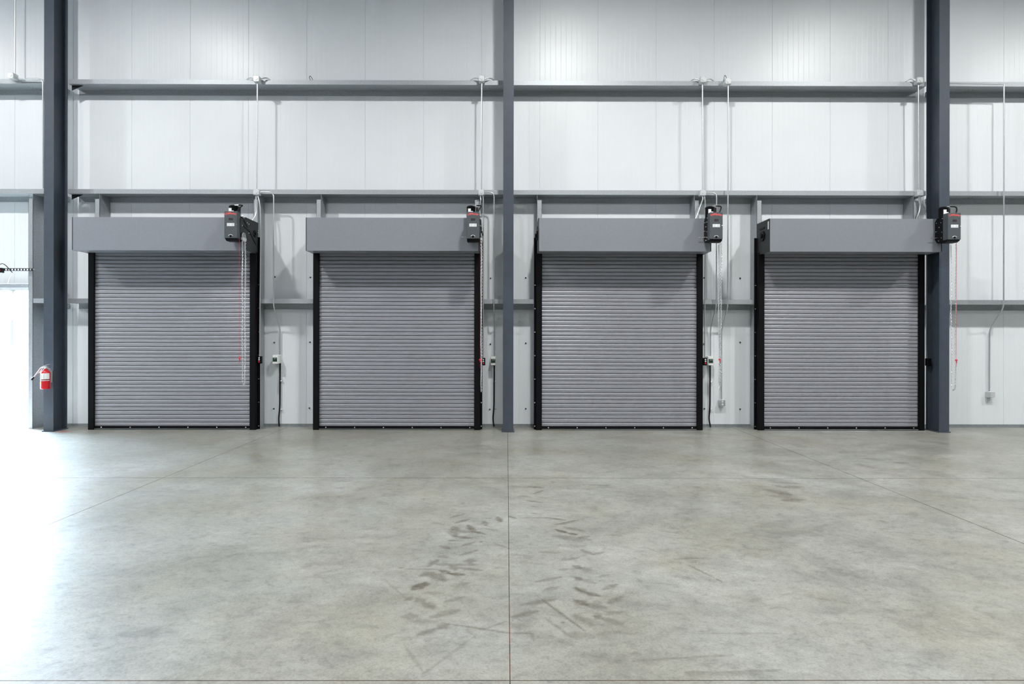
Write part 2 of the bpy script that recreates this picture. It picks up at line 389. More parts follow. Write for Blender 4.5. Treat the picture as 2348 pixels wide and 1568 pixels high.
for p, wd, it in [(z8(640,395,840,408), .035, .6), (z8(650,415,770,440), .02, .7), (z8(640,450,760,480), .07, .75), (z8(730,430,850,430), .05, .8),
   (z8(730,520,860,515), .05, .65), (z8(740,470,755,520), .08, .6), (z8(620,480,700,500), .04, .4), (z8(500,415,640,460), .06, .3),
   (z8(510,130,650,138), .04, .5), (z8(660,168,730,172), .03, .5), (z8(740,180,860,215), .07, .4), (z8(830,162,890,160), .03, .45),
   (z8(1110,200,1270,192), .08, .35), (z8(1290,240,1390,250), .06, .45), (z8(1480,265,1565,268), .03, .65), (z8(1220,275,1330,300), .05, .5),
   (z8(1380,320,1540,312), .08, .35), (z8(540,190,760,210), .2, .3)]:
    stroke(R, p, wd, it*0.8)
z5 = lambda *a: [(1448+a[i]/2.609, 1250+a[i+1]/2.609) for i in range(0, len(a), 2)]
for p, wd, it in [(z5(260,83,440,76), .008, .7), (z5(340,118,500,198,540,218), .007, .9), (z5(75,8,180,50), .006, .5), (z5(1395,267,1402,268), .012, 1),
   (z5(320,757,480,762,900,745), .008, .7), (z5(0,692,320,672,610,656), .004, .6), (z5(1190,155,1240,145), .04, .4), (z5(400,528,900,528), .004, .4)]:
    stroke(R, p, wd, it*.8)
# red paint on the floor and rust in the cuts
stroke(B, [(134,990),(163,988.5)], .03, .8)
verts = np.stack([X, Y, Z], -1).reshape(-1, 3)
i0 = (np.arange(ny-1)[:, None]*nx+np.arange(nx-1)[None, :]).reshape(-1)
faces = np.stack([i0, i0+1, i0+1+nx, i0+nx], -1)
me = bpy.data.meshes.new('floor')
me.vertices.add(len(verts)); me.vertices.foreach_set('co', verts.reshape(-1).astype(np.float32))
me.loops.add(faces.size); me.loops.foreach_set('vertex_index', faces.reshape(-1).astype(np.int32))
me.polygons.add(len(faces)); me.polygons.foreach_set('loop_start', np.arange(0, faces.size, 4, dtype=np.int32))
me.update(calc_edges=True); me.validate()
ca = me.color_attributes.new('marks', 'FLOAT_COLOR', 'POINT')
rust = np.zeros_like(G)
col = np.stack([R, G*0.9, np.maximum(B, 0), np.ones_like(R)], -1).reshape(-1).astype(np.float32)
ca.data.foreach_set('color', col)
me.materials.append(M['concrete'])
fl = bpy.data.objects.new('floor', me); C.objects.link(fl)
struct(fl, 'trowelled grey concrete floor with saw cuts and clay tyre marks', 'floor')
struct(MB().box((XL, YB, -.3), (XR, .12, -.02)).build('floor_slab', 'lower'), 'concrete slab under the floor surface', 'floor')
# ------------------------------------------------------------------ girts (Z section) and columns
D_G = 0.27
def girt(xa, xb, zw, label, group, mat='galv'):
    d, t, fh, bh = D_G, .004, .078, .09
    prof = [(-d, zw), (-d, zw+fh), (-d+.022, zw+fh), (-d+.022, zw+fh-t), (-d+t, zw+fh-t), (-d+t, zw+t),
            (-.008, zw+t), (-.008, zw-bh), (-.03, zw-bh), (-.03, zw-bh+t), (-.008-t, zw-bh+t), (-.008-t, zw)]
    mb = MB().prism([(p[0], p[1]) for p in prof], 'x', xa, xb)
    o = mb.build('wall_girt', mat, None, ((xa+xb)/2, -d/2, zw))
    tag(o, label, 'steel beam', group); return o
def girt_bolts(o, x, zw):
    for dx, dy in ((0, .07), (.07, .07), (0, .15), (.07, .15)):
        b_ = MB().cyl((x+dx, -dy, zw-.009), (x+dx, -dy, zw), .008, 8).build('bolt', 'bolt', o)
def wx(px, d): return at(px, 774, d).x
def wz(py, d, px=1162): return at(px, py, d).z
ZG1 = wz(195.0, D_G); ZG2 = wz(446.0, D_G); ZG3 = wz(696.3, D_G)
# column faces (front flange d 0.50, back flange d 0.16)
CD0, CD1 = 0.276, 0.585
CL = (wx(100, CD1), wx(122.6, CD1)); CM = (wx(1153.3, CD1), wx(1177.2, CD1)); CR = (wx(2153.4, CD1), wx(2176.8, CD1))
def column(x0, x1, label, plate=0.012):
    xc = (x0+x1)/2; t = .014
    root = empty('steel_column', (xc, -(CD0+CD1)/2, 0))
    tag(root, label, 'column')
    top = ZT-.02
    MB().box((x0, -CD1, .012), (x1, -CD1+t, top)).build('front_flange', 'column', root)
    MB().box((x0, -CD0-t, .012), (x1, -CD0, top)).build('back_flange', 'column', root)
    MB().box((xc-.006, -CD1+t, .012), (xc+.006, -CD0-t, top)).build('web', 'column', root)
    MB().box((x0-plate, -CD1-.02, 0.0), (x1+plate, -CD0+.01, .014)).build('base_plate', 'column', root)
    return root
column(*CL, 'dark grey steel column carrying the red fire extinguisher')
column(*CM, 'dark grey steel column in the middle, between the second and third roller doors', .02)
column(*CR, 'dark grey steel column at the right end of the last roller door')
G1 = 'top row of galvanised wall girts'; G2 = 'girts just above the roller doors'; G3 = 'short girts at mid door height'
e = .002
for zw, grp, nm in ((ZG1, G1, 'upper'), (ZG2, G2, 'lower long')):
    a = girt(-15.9, CL[0]-e, zw, f'{nm} galvanised girt left of the column with the fire extinguisher', grp)
    b1 = girt(CL[1]+e, CM[0]-e, zw, f'{nm} galvanised girt between the left and the middle steel column', grp)
    c1 = girt(CM[1]+e, CR[0]-e, zw, f'{nm} galvanised girt between the middle and the right steel column', grp)
    d1 = girt(CR[1]+e, 15.9, zw, f'{nm} galvanised girt right of the right-hand steel column', grp)
    for o, x in ((a, wx(60, .2)), (b1, wx(1112, .2)), (c1, wx(1256, .2)), (d1, wx(2225, .2))): girt_bolts(o, x, zw)
for o in list(C.objects):
    if o.name.startswith('wall_girt'): pass
# clips where the girts meet the columns
def clip(x, side, zw, label):
    o = MB().prism([(x, zw-.002), (x+side*.20, zw-.002), (x, zw-.09)], 'y', -D_G+.06, -D_G+.066).build('girt_clip', 'endplate', None, (x, -D_G+.06, zw))
    tag(o, label, 'bracket', 'dark clips joining girts to columns')
clip(CL[1]+.02, 1, ZG1, 'dark triangular clip under the upper girt at the left column')
clip(CL[1]+.02, 1, ZG2, 'dark triangular clip under the lower long girt at the left column')
# ------------------------------------------------------------------ roller doors
DG0, DGF = D_G+.005, .38       # guide from jamb to front
DW_ = 2.848
door_px = [(202, .38), (718, .38), (1229.5, .38), (1739.5, .38)]
door_x = [wx(p, d) for p, d in door_px]
ZH0, ZH1, HD = 3.005, 3.548, .75
GWD = .099
def build_door(x0, idx):
    x1 = x0+DW_
    root = empty('door_1', ((x0+x1)/2, -.33, 0))
    # curtain of interlocking slats
    zb, zt, n = .062, 3.12, 48
    c0, c1 = x0+.05, x1-.05
    pitch = wz(584.7, .34)-wz(973.3, .34); pitch /= 45
    prof = []
    z = zb; k = 0
    front = []
    while z < zt:
        zz = z
        front += [(-.316, zz), (-.316, zz+.0036), (-.3445, zz+.0040), (-.3465, zz+.0060), (-.3462, zz+pitch-.0175), (-.3415, zz+pitch-.0085), (-.3340, zz+pitch-.0040), (-.3240, zz+pitch-.0008)]
        z += pitch
    zend = front[-1][1]
    m_ = len(front)
    vs = [(c0, y, z_) for y, z_ in front]+[(c1, y, z_) for y, z_ in front]
    vs += [(c0, -.310, zb), (c0, -.310, zend), (c1, -.310, zb), (c1, -.310, zend)]
    q = 2*m_
    fs = [(i, i+m_, i+1+m_, i+1) for i in range(m_-1)]+[(q, q+1, q+3, q+2), (0, q, q+2, m_), (m_-1, 2*m_-1, q+3, q+1)]
    MB().add(vs, fs).build('curtain', 'slat', root)
    # bottom bar
    bar = MB().prism([(-.36, .012), (-.36, .060), (-.352, .064), (-.31, .064), (-.31, .012)], 'x', x0+GWD-.02, x1-GWD+.02).build('bottom_bar', 'black', root)
    MB().box((x0+GWD-.02, -.372, .010), (x1-GWD+.02, -.36, .017)).build('astragal_strip', 'galvdark', bar)
    MB().box((x0+GWD-.02, -.358, .0), (x1-GWD+.02, -.315, .010)).build('bottom_seal', 'black', bar)
    for k in range(6):
        bx = x0+.212+k*.4925
        MB().ball((bx, -.362, .040), .011, 10, (1, .6, 1)).build('bolt', 'bolt', bar)
    for s, xe in ((1, x0), (-1, x1)):
        g = MB()
        xi = xe+s*GWD
        g.box((xe, -DGF, 0), (xi, -DGF+.006, ZH0+.03))            # face
        g.box((xe, -DGF, 0), (xe+s*.006, -DG0, ZH0+.03))          # outer leg
        g.box((xe-s*.035, -DG0-.005, 0), (xe+s*.02, -DG0+.001, ZH0+.3))   # wall angle
        g.box((xi-s*.006, -DGF, 0), (xi, -.352, ZH0+.03))         # inner lip
        g.box((xe, -.31, 0), (xi, -.302, ZH0+.03))
        go = g.build('guide', 'black', root)
        for k in range(7):
            zb_ = .055+k*.405
            MB().cyl((xe-s*.018, -DG0-.017, zb_), (xe-s*.018, -DG0-.005, zb_), .011, 8).build('bolt', 'bolt', go)
    # hood
    h = MB(); hx0, hx1 = x0+.012, x1-.012; dd = -.30
    h.prism([(-HD, ZH0), (-HD, ZH1), (dd, ZH1), (dd, ZH1-.003), (-HD+.003, ZH1-.003), (-HD+.003, ZH0+.003), (-HD+.30, ZH0+.003), (-HD+.30, ZH0)], 'x', hx0, hx1)
    h.box((hx0, -HD-.003, ZH0-.002), (hx1, -HD+.01, ZH0+.006))
    h.build('hood', 'hood', root)
    MB().cyl((hx0+.01, -.47, 3.30), (hx1-.01, -.47, 3.30), .14, 24).build('barrel', 'slat', root)
    for s, xe in ((1, hx0), (-1, hx1)):
        p = MB().box((xe-s*.002, -HD-.001, ZH0), (xe-s*.012, -.27, ZH1))
        p.box((xe-s*.002, -DG0-.02, ZH0-.10), (xe-s*.010, -.27, ZH0))
        po = p.build('end_plate', 'endplate', root)
        yc, zc = -.50, 3.30
        if s == -1: continue
        MB().cyl((xe-s*.012, yc, zc), (xe-s*.030, yc, zc), .085, 24).cyl((xe-s*.03, yc, zc), (xe-s*.055, yc, zc), .035, 16).build('bearing', 'black', po)
        MB().box((xe-s*.012, yc-.07, zc+.115), (xe-s*.022, yc+.10, zc+.145)).build('bearing_bracket', 'black', po)
        if s == 1: MB().box((xe-s*.0125, -HD+.02, ZH1-.17), (xe-s*.0135, -HD+.055, ZH1-.04)).build('sticker', 'label', po)
        MB().ball((xe-s*.012, -.34, ZH0+.02), .012, 8).build('bolt', 'bolt', po)
    return root
dl = ['grey roller door nearest the fire extinguisher, chain hanging across its slats',
      'grey roller door just left of the middle column, unlit strip under its hood',
      'grey roller door just right of the middle column',
      'grey roller door beside the right-hand steel column, black hood end plate on show']
d0 = build_door(door_x[0], 0)
doors = [d0]
for i in range(1, 4):
    c = copy_tree(d0); c.location.x = door_x[i]+DW_/2; doors.append(c)
for dd_ in doors[2:]:
    for ch in dd_.children:
        if ch.name.startswith(('hood', 'end_plate', 'barrel')): ch.location.x += .014
for i, o in enumerate(doors):
    struct(o, dl[i], 'roller door'); o.name = f'door_{i+1}'
# jamb channels
def jamb(xf0, xf1, webside, label, ztop=None, d=D_G):
    """xf0..xf1: front flange; webside: 0 web at xf0, 1 web at xf1"""
    zt_ = ZG2-.095; t = .004
    xwv = xf0 if webside == 0 else xf1-t
    mb = MB().box((xf0, -d, 0), (xf1, -d+t, zt_)).box((xwv, -d, 0), (xwv+t, -.008, zt_+.09)).box((xf0, -.012, 0), (xf1, -.008, zt_))
    xl = xf1-t if webside == 0 else xf0
    mb.box((xl, -d, 0), (xl+t, -d+.02, zt_))
    o = mb.build('jamb_channel', 'galv', None, ((xf0+xf1)/2, -d/2, 0))
    tag(o, label, 'steel channel', 'galvanised jamb channels of the doors')
def fx(a): return wx(a, D_G)
jamb(fx(65), fx(75), 1, 'galvanised jamb channel at the edge of the open bright doorway')
jamb(fx(217), fx(228), 1, 'left jamb channel of the roller door nearest the fire extinguisher')
jamb(fx(581), fx(591.5), 1, 'blue-grey jamb channel beside the conduit, right of the first roller door')
jamb(fx(725), fx(736), 1, 'left jamb channel behind the hood of the second roller door')
jamb(fx(1088), fx(1098.5), 1, 'right jamb channel behind the operator of the second roller door')
jamb(fx(1231), fx(1242), 0, 'left jamb channel behind the hood of the third roller door')
jamb(fx(1592), fx(1602.5), 0, 'right jamb channel behind the hood of the third roller door')
jamb(fx(1735), fx(1746), 0, 'left jamb channel beside the black end plate of the last roller door')
jamb(fx(2094), fx(2105), 0, 'right jamb channel of the roller door next to the right-hand column')
# short girts
for a, b_, lb in ((fx(76), CL[0], 'between the open doorway jamb and the left column'),
                  (CL[1]+e, door_x[0]-.04, 'between the left column and the first roller door'),
                  (fx(592)+.003, door_x[1]-.04, 'between the first and second roller doors'),
                  (door_x[1]+DW_+.04, CM[0]-e, 'between the second roller door and the middle column'),
                  (CM[1]+e, door_x[2]-.04, 'between the middle column and the third roller door'),
                  (door_x[2]+DW_+.04, fx(1735)-.003, 'between the third and last roller doors'),
                  (CR[1]+e, 15.9, 'right of the right-hand steel column')):
    girt(a, b_, ZG3, 'mid-height galvanised girt '+lb, G3)
# ------------------------------------------------------------------ door operators
SB = F/(DW-1.05)
def build_operator(x1):
    """x1: right side of the enclosure"""
    W_ = .207; x0 = x1-W_; zt, zb = 3.585, 3.157; yf, yb = -1.05, -.94
    root = empty('door_operator', ((x0+x1)/2, -.95, zb))
    enc = MB().bbox((x0, yf, zb), (x1, yb, zt), .006).build('enclosure', 'opbox', root)
    # lid lettering
    t = MB(); word = 'LiftMaster'; wd = [.55,.28,.36,.36,.85,.58,.52,.36,.58,.42]
    tot = sum(wd); span = .176; xcur = (x0+x1)/2-span/2; rad = .30
    for ch, ww in zip(word, wd):
        cw = ww/tot*span; cx = xcur+cw/2; xcur += cw
        vs, fs = text_mesh(ch, .047)
        u = cx-(x0+x1)/2; ang = -u/rad; dz = -(rad-math.sqrt(rad*rad-u*u))
        ca_, sa = math.cos(ang), math.sin(ang)
        t.add([(cx+v.x*ca_-v.y*sa, yf-.0008-v.z, zt-.048+dz+v.x*sa+v.y*ca_) for v in vs], fs)
    t.build('lettering', 'redprint', enc)
    xc = (x0+x1)/2
    MB().box((xc-.030, yf-.001, zt-.145), (xc-.012, yf, zt-.108)).box((xc-.006, yf-.001, zt-.145), (xc+.012, yf, zt-.108)).box((xc+.018, yf-.001, zt-.145), (xc+.034, yf, zt-.108)).build('model_plate', 'darkprint', enc)
    lb = MB().box((xc-.058, yf-.0012, zt-.238), (xc+.058, yf, zt-.19)).build('label', 'label', enc)
    ln = MB()
    for k in range(4): ln.box((xc-.05, yf-.0018, zt-.232+k*.010), (xc-.05+(.05 if k%2 else .042), yf-.0011, zt-.229+k*.010)).box((xc+.012, yf-.0018, zt-.232+k*.010), (xc+.05, yf-.0011, zt-.228+k*.010))
    ln.build('label_print', 'print', lb)
    # badge: white arc over dark oval
    arc = [(xc+.036*math.cos(a), yf-.002, zb+.028+.026*math.sin(a)) for a in np.linspace(.35, math.pi-.35, 10)]
    MB().tube(arc, .004, 6).build('badge_arc', 'label', enc)
    MB().cyl((xc, yf-.001, zb+.030), (xc, yf, zb+.030), .018, 16).build('badge', 'black', enc)
    MB().ball((x1-.012, yf-.002, zt-.215), .006, 8).build('screw', 'bolt', enc)
    # gearbox / frame behind
    fr = MB()
    fr.prism([(-.94, zb-.02), (-.94, zt-.045), (-.80, zt-.045), (-.757, zt-.10), (-.757, zb+.04), (-.80, zb-.02)], 'x', x0+.004, x1-.02)
    fr.prism([(yf+.02, zb-.0), (yf+.02, zb-.012), (-.98, zb-.035), (-.86, zb-.035), (-.80, zb-.02), (-.80, zb)], 'x', x0+.006, x1-.004)
    fro = fr.build('gear_housing', 'black', root)
    for yy, zz in ((-.80, zt-.12), (-.90, zt-.13), (-.86, zt-.2), (-.79, zb+.17), (-.92, zb+.14), (-.80, zb+.07), (-.91, zb+.05), (-.85, zb+.01), (-.93, zt-.07)):
        MB().cyl((x0-.006, yy, zz), (x0+.005, yy, zz), .007, 8).build('bolt', 'bolt', fro)
    MB().cyl((x0-.01, -.80, zb+.065), (x0-.01, -.755, zb+.065), .006, 8).cyl((x0-.10, -.80, zb+.065), (x0-.01, -.80, zb+.065), .004, 8).build('brake_lever', 'bolt', fro)
    # motor standing on top
    mx, my = x0+.062, -.86
    mo = MB().lathe((mx, my, zt-.05), [(.070, 0), (.070, .145), (.074, .150), (.074, .162), (.060, .178), (.03, .186)], 24).build('motor', 'black', root)
    MB().box((mx-.045, my-.075, zt-.01), (mx+.000, my-.066, zt+.075)).box((mx+.000, my-.075, zt-.01), (mx+.032, my-.066, zt+.035)).build('motor_label', 'label', mo)
    MB().cyl((mx+.095, my, zt-.05), (mx+.095, my, zt+.11), .018, 12).build('capacitor', 'endplate', mo)
    MB().cyl((mx+.02, my-.02, zt+.128), (mx+.095, my-.02, zt+.134), .009, 8).build('cable_gland', 'bolt', mo)
    MB().tube(fillet([(mx+.09, my-.02, zt+.136), (mx+.175, my-.04, zt+.13), (x1+.005, -.96, zt+.08), (x1-.035, -.99, zt-.002)], .07), .010, 8).build('motor_cable', 'black', mo)
    # right side plate running back to the door frame
    br = MB().prism([(-.95, zt-.09), (-.82, zt-.07), (-.30, zt-.12), (-.28, zt-.30), (-.30, zb-.03), (-.62, zb+.03), (-.78, zb+.12), (-.95, zb+.1)], 'x', x1, x1+.008)
    br.prism([(-.84, zt-.10), (-.82, zt-.08), (-.36, zb+.02), (-.38, zb-.0)], 'x', x1+.008, x1+.018)
    br.prism([(-.84, zt-.20), (-.82, zt-.18), (-.36, zt-.28), (-.38, zt-.30)], 'x', x1+.008, x1+.018)
    bro = br.build('mounting_plate', 'endplate', root)
    MB().cyl((x1+.008, -.42, zt-.25), (x1+.022, -.42, zt-.25), .055, 20).cyl((x1+.022, -.42, zt-.25), (x1+.036, -.42, zt-.25), .022, 12).build('sprocket', 'black', bro)
    for yy, zz in ((-.72, zt-.12), (-.66, zt-.13), (-.80, zt-.19), (-.74, zt-.21), (-.90, zt-.2), (-.66, zt-.28), (-.30, zt-.17), (-.30, zt-.21), (-.88, zt-.04)):
        MB().cyl((x1+.008, yy, zz), (x1+.017, yy, zz), .010, 8).build('bolt', 'bolt', bro)
    # pocket wheel for the hand chain
    wzz = zb+.055
    wh = MB().cyl((x1+.011, -.865, wzz), (x1+.034, -.865, wzz), .045, 20).tube([(x1+.023, -.865+.055*math.cos(a), wzz+.055*math.sin(a)) for a in np.linspace(0, 2*math.pi, 21)[:-1]], .012, 6, True).build('chain_wheel', 'galvdark', root)
    MB().prism([(-.93, wzz-.02), (-.80, wzz-.02), (-.80, wzz-.055), (-.83, wzz-.085), (-.93, wzz-.06)], 'x', x1+.010, x1+.038).build('chain_guide', 'box', wh)
    return root
op_x = [-4.292, wx(1099, 1.05), wx(1657, 1.05), wx(2203.3, 1.05)]
op0 = build_operator(op_x[0]); ox0 = op0.location.x
ops = [op0]
for i in range(1, 4):
    c = copy_tree(op0); c.location.x = ox0+(op_x[i]-op_x[0]); ops.append(c)
for c in ops[2:]:                       # these two hang straight off the hood, without the side plate
    for ch in list(c.children):
        if ch.name.startswith('mounting_plate'):
            for g in list(ch.children): bpy.data.objects.remove(g)
            bpy.data.objects.remove(ch)
ol = ['dark door operator in front of the first hood, its side plate and chain wheel showing',
      'dark door operator at the right end of the second hood, left of the middle column',
      'dark door operator at the right end of the third hood, twin white motor stickers',
      'dark door operator overlapping the right-hand steel column']
for o, l in zip(ops, ol): tag(o, l, 'door operator', 'motor operators at the right end of each hood')
# ------------------------------------------------------------------ hand chains and release cords
def chain_mesh(x, zlow, ztop, y0, y1_):
    mb = MB(); pitch = .026
    path = []; r = abs(y1_-y0)/2; yc = (y0+y1_)/2
    zz = ztop
    def yat(z, s): return yc+s*(r*(0.75+0.25*(z-zlow)/(ztop-zlow)))
    while zz > zlow+.10: path.append(Vector((x+.004*math.sin(zz*7), yat(zz, -1), zz))); zz -= .01
    rb = abs(yat(zz, -1)-yc)
    for a in np.linspace(math.pi, 2*math.pi, 24): path.append(Vector((x, yc+rb*math.cos(a), zlow+.10+.10*math.sin(a))))
    zz = zlow+.10
    while zz < ztop: path.append(Vector((x+.004*math.sin(zz*5+1), yat(zz, 1), zz))); zz += .01
    # resample
    acc = 0; pts = [path[0]]
    for a, b_ in zip(path[:-1], path[1:]):
        l = (b_-a).length
        while acc+l >= pitch:
            tt = (pitch-acc)/l; a = a+(b_-a)*tt; pts.append(a); l = (b_-a).length; acc = 0
            if l < 1e-6: break
        acc += l
    L2, W2, rw = .0165, .0085, .0032
    for i in range(len(pts)-1):
        p = (pts[i]+pts[i+1])/2; t = (pts[i+1]-pts[i]).normalized()
        s = t.cross(Vector((0.3, 1, 0.1))).normalized(); n2 = t.cross(s)
        ang = math.radians(20 if i % 2 else 110)
        u = s*math.cos(ang)+n2*math.sin(ang)
        ring = []
        for k in range(10):
            a = 2*math.pi*k/10
            ring.append(p+t*(math.cos(a)*L2)+u*(math.sin(a)*W2))
        mb.tube(ring, rw, 4, True)
    return mb
lows = [wz(883, .86, 558), wz(898, .86, 1104), wz(893, .86, 1648), wz(895, .86, 2184)]
cl_ = ['steel hand chain hanging in front of the slats of the first roller door',
       'steel hand chain hanging beside the right guide of the second roller door',
       'steel hand chain hanging beside the white wall switch, right of the third roller door',
       'steel hand chain hanging just right of the right-hand steel column']
rl = ['red release cord with tag hanging in front of the first roller door slats',
      'red release cord with tag along the right guide of the second roller door',
      'release cord with red tag between the chain strands right of the third door',
      'red release cord with tag hanging right of the right-hand steel column']
for i, x1 in enumerate(op_x):
    xc = x1+.023
    o = chain_mesh(xc, lows[i], 3.13, -.92, -.81).build('hand_chain', 'chain', None, (xc, -.865, lows[i]))
    tag(o, cl_[i], 'chain', 'hand chains of the door operators')
    zc = wz((821, 825, 824, 824)[i], .93, 1162)
    yc = (-.985, -.965, -.865, -.955)[i]; xr = xc+(-.012, -.012, .0, -.022)[i]
    root = empty('release_cord', (xr, yc, zc-.08)); tag(root, rl[i], 'pull cord', 'release cords of the door operators')
    MB().tube([(xr, yc, 3.15), (xr+.002, yc, 2.2), (xr, yc, zc)], .0019 if i != 2 else .0015, 6).build('cord', 'red' if i != 2 else 'print', root)
    MB().ball((xr, yc, zc), .020, 6, (1, .5, 1)).box((xr-.022, yc-.004, zc-.005), (xr+.022, yc+.004, zc+.005)).ball((xr+.004, yc, zc-.03), .011, 8, (1, .6, 1.6)).build('tag', 'red', root)
    tl = [(xr, yc, zc-.02), (xr+.012, yc, zc-.05), (xr-.004, yc, zc-.085), (xr+.008, yc, zc-.10 if i != 1 else zc-.14)]
    MB().tube(fillet(tl, .02), .0026, 6).build('cord_tail', 'red' if i != 2 else 'black', root)
# ------------------------------------------------------------------ junction boxes, conduits
def jbox(px, py, hw, hh, d0, d1, label, group, mat='box'):
    c = at(px, py, d1); sx = hw/(F/(DW-d1)); sz = hh/(F/(DW-d1))
    root = empty('junction_box', (c.x, -d0, c.z-sz)); tag(root, label, 'electrical box', group)
    MB().bbox((c.x-sx, -d1, c.z-sz), (c.x+sx, -d0, c.z+sz), .008).build('housing', mat, root)
    MB().cyl((c.x, -d1-.006, c.z), (c.x, -d1, c.z), sx*.5, 14).build('cover_plate', mat, root)
    for a, b_ in ((-1,-1),(1,1),(-1,1),(1,-1)): MB().ball((c.x+a*sx*.75, -d1-.001, c.z+b_*sz*.75), .005, 6).build('screw', 'bolt', root)
    return root, c, sx, sz
JT = 'junction boxes on the upper girt'; JM = 'junction boxes on the girt above the doors'
upper = [(587, 180, 'above the first roller door'), (1104.5, 179, 'above the second roller door, near the middle column'), (1613, 181.5, 'above the third roller door, left of a pair'),
         (1670, 185.5, 'right of a pair, beside a small wire loop'), (2111, 183, 'against the right-hand steel column')]
UB = []
for px, py, lb in upper: UB.append(jbox(px, py, 7, 6.8, D_G+.002, .38, 'grey box on the upper girt '+lb, JT))
UBL = jbox(23.5, 172.5, 6.5, 6.5, D_G+.002, .38, 'pale junction box on the upper girt left of the left column', JT)
mids = [(587, 440, 'at the first roller door operator'), (1103.5, 440.5, 'at the second roller door operator'), (1612.5, 441.5, 'at the third roller door operator'), (2111, 442, 'against the right-hand steel column')]
MBX = []
for px, py, lb in mids: MBX.append(jbox(px, py, 6.8, 6.8, D_G+.002, .36, 'grey junction box on the lower long girt '+lb, JM))
def conduit(pts, label, r=.0115, fr=.09, mat='conduit', name='conduit', group='metal conduits on the wall', straps=()):
    """pts: (px, py, d) or Vector"""
    P = [p if isinstance(p, Vector) else at(*p) for p in pts]
    base = min(P, key=lambda p: p.z)
    if straps:
        root = empty(name, base); tag(root, label, 'conduit' if mat != 'black' else 'cable', group)
        MB().tube(fillet(P, fr), r, 10).build('pipe' if mat != 'black' else 'sheath', mat, root)
        for s in straps:
            c = at(*s)
            MB().box((c.x-.025, c.y-.002, c.z-.006), (c.x+.025, c.y+.012, c.z+.006)).tube([(c.x+r*1.25*math.cos(a), c.y-r*1.25*math.sin(a), c.z) for a in np.linspace(0, math.pi, 8)], .004, 6).build('strap', 'bolt', root)
        return root
    o = MB().tube(fillet(P, fr), r, 10).build(name, mat, None, base)
    tag(o, label, 'conduit' if mat != 'black' else 'cable', group); return o
dC = .325
nmd = ['first', 'second', 'third', 'last']
# vertical runs between upper and lower boxes
for i, (u, mmm) in enumerate(zip([UB[0], UB[1], UB[2], UB[4]], MBX)):
    cu, cm = u[1], mmm[1]
    conduit([Vector((cu.x, -dC, cu.z-u[3]+.002)), Vector((cm.x, -dC, cm.z+mmm[3]-.002))],
            f'straight vertical conduit between the two girts above the {nmd[i]} roller door')
# flexible loops over the upper girt
G_F = 'flexible conduit loops at the upper girt'
def flex(pts, lb, r=.010): conduit(pts, lb, r, .12, 'conduit', 'flexible_conduit', G_F)
for i, (pl, pr) in enumerate(((559, 626), (1072, 1139), (1578, 1642))):
    c = UB[i][1]; s = UB[i][2]; py = 178+1.3*i
    flex([(pl-2, 190+i, .22), (pl+14, py-1, .30), Vector((c.x-s+.002, -dC, c.z+.01))], f'short flexible conduit arching left from the junction box above the {nmd[i]} roller door')
    flex([(pr+2, 190+i, .22), (pr-14, py-1, .30), Vector((c.x+s-.002, -dC, c.z+.01))], f'short flexible conduit arching right from the junction box above the {nmd[i]} roller door')
c = UB[4][1]; flex([(2070, 190, .22), (2088, 180, .30), Vector((c.x-UB[4][2]+.002, -dC, c.z+.01))], 'short flexible conduit arching left from the junction box at the right-hand column')
def wire(pts, lb, grp='loose black wire loops'):
    conduit(pts, lb, .0045, .05, 'black', 'wire_loop', grp)
wire([(718.5, 186, .25), (715, 179, .26), (711, 173, .27), (709, 178, .28), (712, 183.5, .29)], 'small black wire loop poking above the upper girt between the first two doors')
wire([(1666, 180, .33), (1664, 174, .34), (1661.5, 172, .34), (1660, 180, .34), (1658.5, 187, .33)], 'small black wire loop beside the right one of the paired junction boxes')
# far-right conduit, outlet conduits
def drop(px, ytop, ybend, d0, label, ybot, pre=(), r=.0115, dw=.03, ext=None):
    top = at(px, ytop, d0); zb0 = wz(ybend, d0); zb1 = zb0-.38; zbt = wz(ybot, dw)
    P = [at(*p) for p in pre]+[top, Vector((top.x, -d0, zb0)), Vector((top.x, -dw, zb1)), Vector((top.x, -dw, zbt))]
    conduit(P, label, r, .10)
    return top.x
xR = drop(2302, 196, 703, dC, 'long conduit running along the upper girt and down the wall at the far right', 897, pre=((2176, 191, dC), (2302.5, 193, dC)))
xO = drop(1669.5, 192, 705, dC, 'long conduit dropping from the upper girt to the duplex wall outlet', 917, r=.0115)
# outlet boxes
def outlet(x, py, label, duplex):
    z = wz(py, .07); root = empty('wall_outlet', (x, -.03, z-.06)); tag(root, label, 'outlet')
    MB().bbox((x-.052, -.075, z-.058), (x+.052, -.0, z+.052), .01).build('housing', 'box', root)
    if duplex:
        p = MB().box((x-.048, -.079, z-.054), (x+.048, -.075, z+.048)).build('cover_plate', 'galv', root)
        for dz in (-.024, .022): MB().cyl((x, -.083, z+dz), (x, -.079, z+dz), .017, 14).build('socket', 'whitebox', p)
    else:
        MB().box((x-.03, -.084, z-.052), (x+.058, -.076, z+.045)).build('cover_plate', 'box', root)
        MB().box((x-.045, -.03, z-.12), (x+.02, -.001, z-.058)).build('lower_box', 'box', root)
outlet(xO+.004, 923, 'grey duplex outlet on the wall between the third and last roller doors', True)
outlet(xR, 903, 'grey outlet box on the wall at the far right', False)
# left box conduits
c = UBL[1]
conduit([Vector((c.x+.035, -dC, c.z+.04)), Vector((c.x+.035, -dC, 8.5))], 'thin conduit rising from the junction box at the far left')
flex([Vector((c.x+.04, -dC, c.z+.0)), (36, 176, .33), (46, 180.5, .33)], 'short flexible conduit leaving the far left junction box')
conduit([(44, 180.5, .33), (98.5, 181, .33), (98.8, 432, .33)], 'conduit running along the upper girt and down the left edge of the left column')
